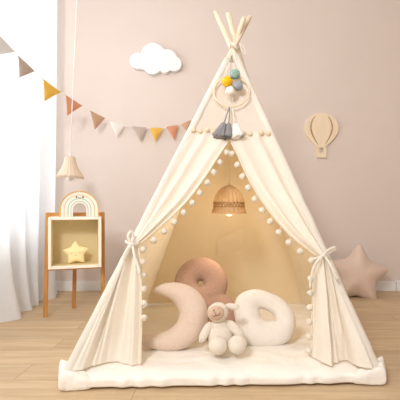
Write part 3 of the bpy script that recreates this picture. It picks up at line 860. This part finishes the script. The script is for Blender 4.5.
# ------------------------------------------------------------------ display stand
Yf, Yk = 2.46, 2.64
zt, zb = P(0, 217, Yf).z, P(0, 268.5, Yf).z
xl, xr = P(50.3, 0, Yf).x, P(100.3, 0, Yf).x
st = thing('display_stand', 'honey oak legged display stand holding a cream open-front box', 'stand', ((xl + xr) / 2, 2.52, 0))
bm = bmesh.new(); w = 0.017
add_box(bm, (xl, Yf, zb), (xl + w, Yk, zt), .003); add_box(bm, (xr - w, Yf, zb), (xr, Yk, zt), .003)
add_box(bm, (xl + w, Yf, zb), (xr - w, Yk, zb + w), .002); add_box(bm, (xl + w, Yf, zt - w), (xr - w, Yk, zt), .002)
box = link('open_box', bm, M['boxcream'], st, smooth=False)
bm = bmesh.new()
add_box(bm, (xl + w, Yk - .012, zb + w), (xr - w, Yk - .002, zt - w))
link('back_panel', bm, M['boxin'], box, smooth=False)
bm = bmesh.new()
for lo, hi in (((xl + w, Yf + .02, zb + w), (xl + w + .002, Yk - .012, zt - w)), ((xr - w - .002, Yf + .02, zb + w), (xr - w, Yk - .012, zt - w)), ((xl + w, Yf + .02, zb + w), (xr - w, Yk - .012, zb + w + .002))):
    add_box(bm, lo, hi)
link('lining', bm, M['boxin'], box, smooth=False)
def leg(top, bot, w0, w1):
    bm = bmesh.new()
    R = []
    for p, hw in ((top, w0), (bot, w1)):
        R.append([bm.verts.new(p + Vector((sx * hw, sy * hw, 0))) for sx, sy in ((-1, -1), (1, -1), (1, 1), (-1, 1))])
    for k in range(4): bm.faces.new((R[0][k], R[0][(k + 1) % 4], R[1][(k + 1) % 4], R[1][k]))
    bm.faces.new(R[0]); bm.faces.new(R[1])
    bmesh.ops.recalc_face_normals(bm, faces=bm.faces[:])
    bmesh.ops.bevel(bm, geom=bm.edges[:], offset=.003, segments=2, affect='EDGES')
    return link('leg', bm, M['oak'], st, smooth=False)
ST_A = math.radians(19.5); piv = Vector(((xl + xr) / 2, Yf, 0))
def unrot(p):
    d = Matrix.Rotation(-ST_A, 3, 'Z') @ (p - piv); return piv + d
b1 = P(45.4, 317, floorY(317)); b1.z = 0; b1 = unrot(b1); leg(Vector((xl - .0115, b1.y, P(0, 212.5, 2.5).z)), b1, .0110, .0125)
b2 = P(103, 312.5, floorY(312.5)); b2.z = 0; b2 = unrot(b2); leg(Vector((xr + .0115, b2.y, P(0, 212.5, 2.5).z)), b2, .0110, .0125)
b3 = P(73.8, 308, floorY(308)); b3.z = 0; b3 = unrot(b3); leg(Vector(((xl + xr) / 2, Yk + .03, zt + .012)), b3, .0110, .0125)
bm = bmesh.new(); add_box(bm, (xl - .013, Yk + .001, zt - .03), (xr + .013, Yk + .024, zt + .024), .003)
link('top_rail', bm, M['oak'], st, smooth=False)
bm = bmesh.new(); add_box(bm, (xl - .008, Yf + .04, zb - .012), (xr + .008, Yk, zb - .0005), .002)
link('bottom_rail', bm, M['oak'], st, smooth=False)

# rainbow on top of the box
Yr = 2.54; kr = Yr / F * 0.92
M['rb_rim'] = mat_wood('pale_honey_wood', (214, 166, 106), (232, 190, 134), (30, 30, 6))
rb = thing('rainbow_ornament', 'small wooden rainbow with a smiling face standing on the display stand', 'ornament', (P(79.7, 0, Yr).x, Yr, zt))
rc = Vector((P(79.7, 0, Yr).x, Yr, zt + 8.0 * kr))
def arch(name, ro, ri, y0, y1, m, label=None):
    n = 40; o_, i_ = [], []
    for k in range(n + 1):
        a = math.pi * k / n
        o_.append((rc.x + ro * kr * math.cos(a), rc.z + ro * kr * math.sin(a))); i_.append((rc.x + ri * kr * math.cos(a), rc.z + ri * kr * math.sin(a)))
    zb_ = zt + 0.0005
    outl = [(o_[0][0], zb_)] + o_ + [(o_[-1][0], zb_)]; inl = [(i_[0][0], zb_)] + i_ + [(i_[-1][0], zb_)]
    bm = bmesh.new()
    A = [[bm.verts.new((x, y, z)) for x, z in outl] for y in (y0, y1)]; B = [[bm.verts.new((x, y, z)) for x, z in inl] for y in (y0, y1)]
    for k in range(len(outl) - 1):
        bm.faces.new((A[0][k], A[0][k + 1], B[0][k + 1], B[0][k])); bm.faces.new((A[1][k], A[1][k + 1], B[1][k + 1], B[1][k]))
        bm.faces.new((A[0][k], A[0][k + 1], A[1][k + 1], A[1][k])); bm.faces.new((B[0][k], B[0][k + 1], B[1][k + 1], B[1][k]))
    for k in (0, -1): bm.faces.new((A[0][k], B[0][k], B[1][k], A[1][k]))
    q = link(name, bm, M[m], rb, smooth=False)
    if label: q['label'] = label
bands = [(20, 18.6, .000, 'rb_rim', 'honey wood outer arch'), (18.6, 15.9, .004, 'rb_cream', 'cream arch'), (15.9, 14.9, .006, 'rb_tan', 'thin tan arch'), (14.9, 12.2, .004, 'rb_cream', 'cream arch with the face'),
         (12.2, 11.0, .006, 'rb_teal', 'sage green arch'), (11.0, 9.2, .004, 'rb_cream', 'cream arch'), (9.2, 8.1, .006, 'rb_teal', 'thin sage green inner arch'), (8.1, 6.9, .004, 'rb_cream', 'cream innermost arch')]
for ro, ri, dy, m, lb in bands: arch('arch', ro, ri, Yr + dy - .02, Yr + .02, m, lb)
bm = bmesh.new()
fy = Yr - .0165
for sx in (-3.1, 3.6): add_ell(bm, (rc.x + sx * kr, fy, rc.z + 13.5 * kr - abs(sx) * .08 * kr), (.0058, .002, .0058), u=10, v=8)
add_tube(bm, [(rc.x + (0.3 + 1.5 * math.cos(a)) * kr, fy, rc.z + (13.2 + 1.0 * math.sin(a)) * kr) for a in [math.pi + math.pi * j / 8 for j in range(9)]], .0017, 6)
link('painted_face', bm, M['thread'], rb)

# star lamp in the box
Ys = 2.55; rs = 13.2 * Ys / F
so = star_outline(5, 1.0, 0.60, math.radians(3), 0.22, 6)
sl = thing('star_lamp', 'soft yellow star night light with a sleepy face inside the open box', 'lamp', (P(76, 0, Ys).x, Ys, zb + w + .002))
sc2 = Vector((P(76, 0, Ys).x, Ys, zb + w + .002 + rs * 0.80))
bm = bmesh.new(); puffy(bm, [v * rs for v in so], 0.026, lambda p: sc2 + p, 10, 3.5)
remeshed('star_body', bm, M['starlamp'], sl, 0.0028, 8)
bm = bmesh.new()
for sx in (-1, 1):
    add_tube(bm, [(sc2.x + (sx * 4.0 + 1.1 * math.cos(a)) * kr, sc2.y - .0262, sc2.z + (1.0 + 0.7 * math.sin(a)) * kr) for a in [math.pi + math.pi * j / 6 for j in range(7)]], .0014, 6)
add_tube(bm, [(sc2.x + 1.0 * math.cos(a) * kr, sc2.y - .0262, sc2.z + (-1.4 + 0.7 * math.sin(a)) * kr) for a in [math.pi + math.pi * j / 6 for j in range(7)]], .0013, 6)
link('printed_face', bm, M['slit_shade'], sl)

for o in (st, rb, sl):
    o.rotation_euler = (0, 0, ST_A)
    o.location = piv + Matrix.Rotation(ST_A, 3, 'Z') @ (Vector(o.location) - piv)
rb.location.x = P(79.6, 0, rb.location.y).x; sl.location.x = P(75.8, 0, sl.location.y).x

# ------------------------------------------------------------------ lights, world, camera
def area(name, loc, target, sx, sy, power, col=(1, 1, 1)):
    l = bpy.data.lights.new(name, 'AREA'); l.shape = 'RECTANGLE'; l.size = sx; l.size_y = sy; l.energy = power; l.color = col
    o = bpy.data.objects.new(name, l); COL.objects.link(o); o.location = loc
    o.rotation_euler = (Vector(target) - Vector(loc)).to_track_quat('-Z', 'Y').to_euler()
    return o
area('window_daylight', (XL - .35, 2.1, 1.6), (0, 2.1, 1.35), 1.8, 2.2, 110, (0.93, 0.97, 1.0))
area('softbox_key', (-0.9, -0.7, 2.3), (0.2, 2.3, 0.8), 0.55, 0.55, 55, (0.97, 0.98, 1.0))
l = bpy.data.lights.new('tent_warm_fill', 'POINT'); l.energy = 1.3; l.color = (1.0, 0.84, 0.6); l.shadow_soft_size = 0.03  # warm fill light added below the unlit pendant bulb
o = bpy.data.objects.new('tent_warm_fill', l); COL.objects.link(o); o.location = pc + Vector((0, 0, -0.10))
w_ = bpy.data.worlds.new('soft_daylight'); S.world = w_; w_.use_nodes = True
bg = w_.node_tree.nodes['Background']; bg.inputs['Color'].default_value = (0.97, 0.98, 1.0, 1); bg.inputs['Strength'].default_value = 0.66

cam = bpy.data.cameras.new('camera'); co = bpy.data.objects.new('camera', cam); COL.objects.link(co)
co.location = (0, 0, H); co.rotation_euler = (math.pi / 2, 0, 0)
cam.sensor_fit = 'HORIZONTAL'; cam.sensor_width = 36; cam.lens = 36 * F / 400
cam.shift_x = -(CX - 200) / 400; cam.shift_y = (CY - 200) / 400; cam.clip_start = 0.05
S.camera = co
S.view_settings.view_transform = 'Standard'
S.view_settings.exposure = 0.0
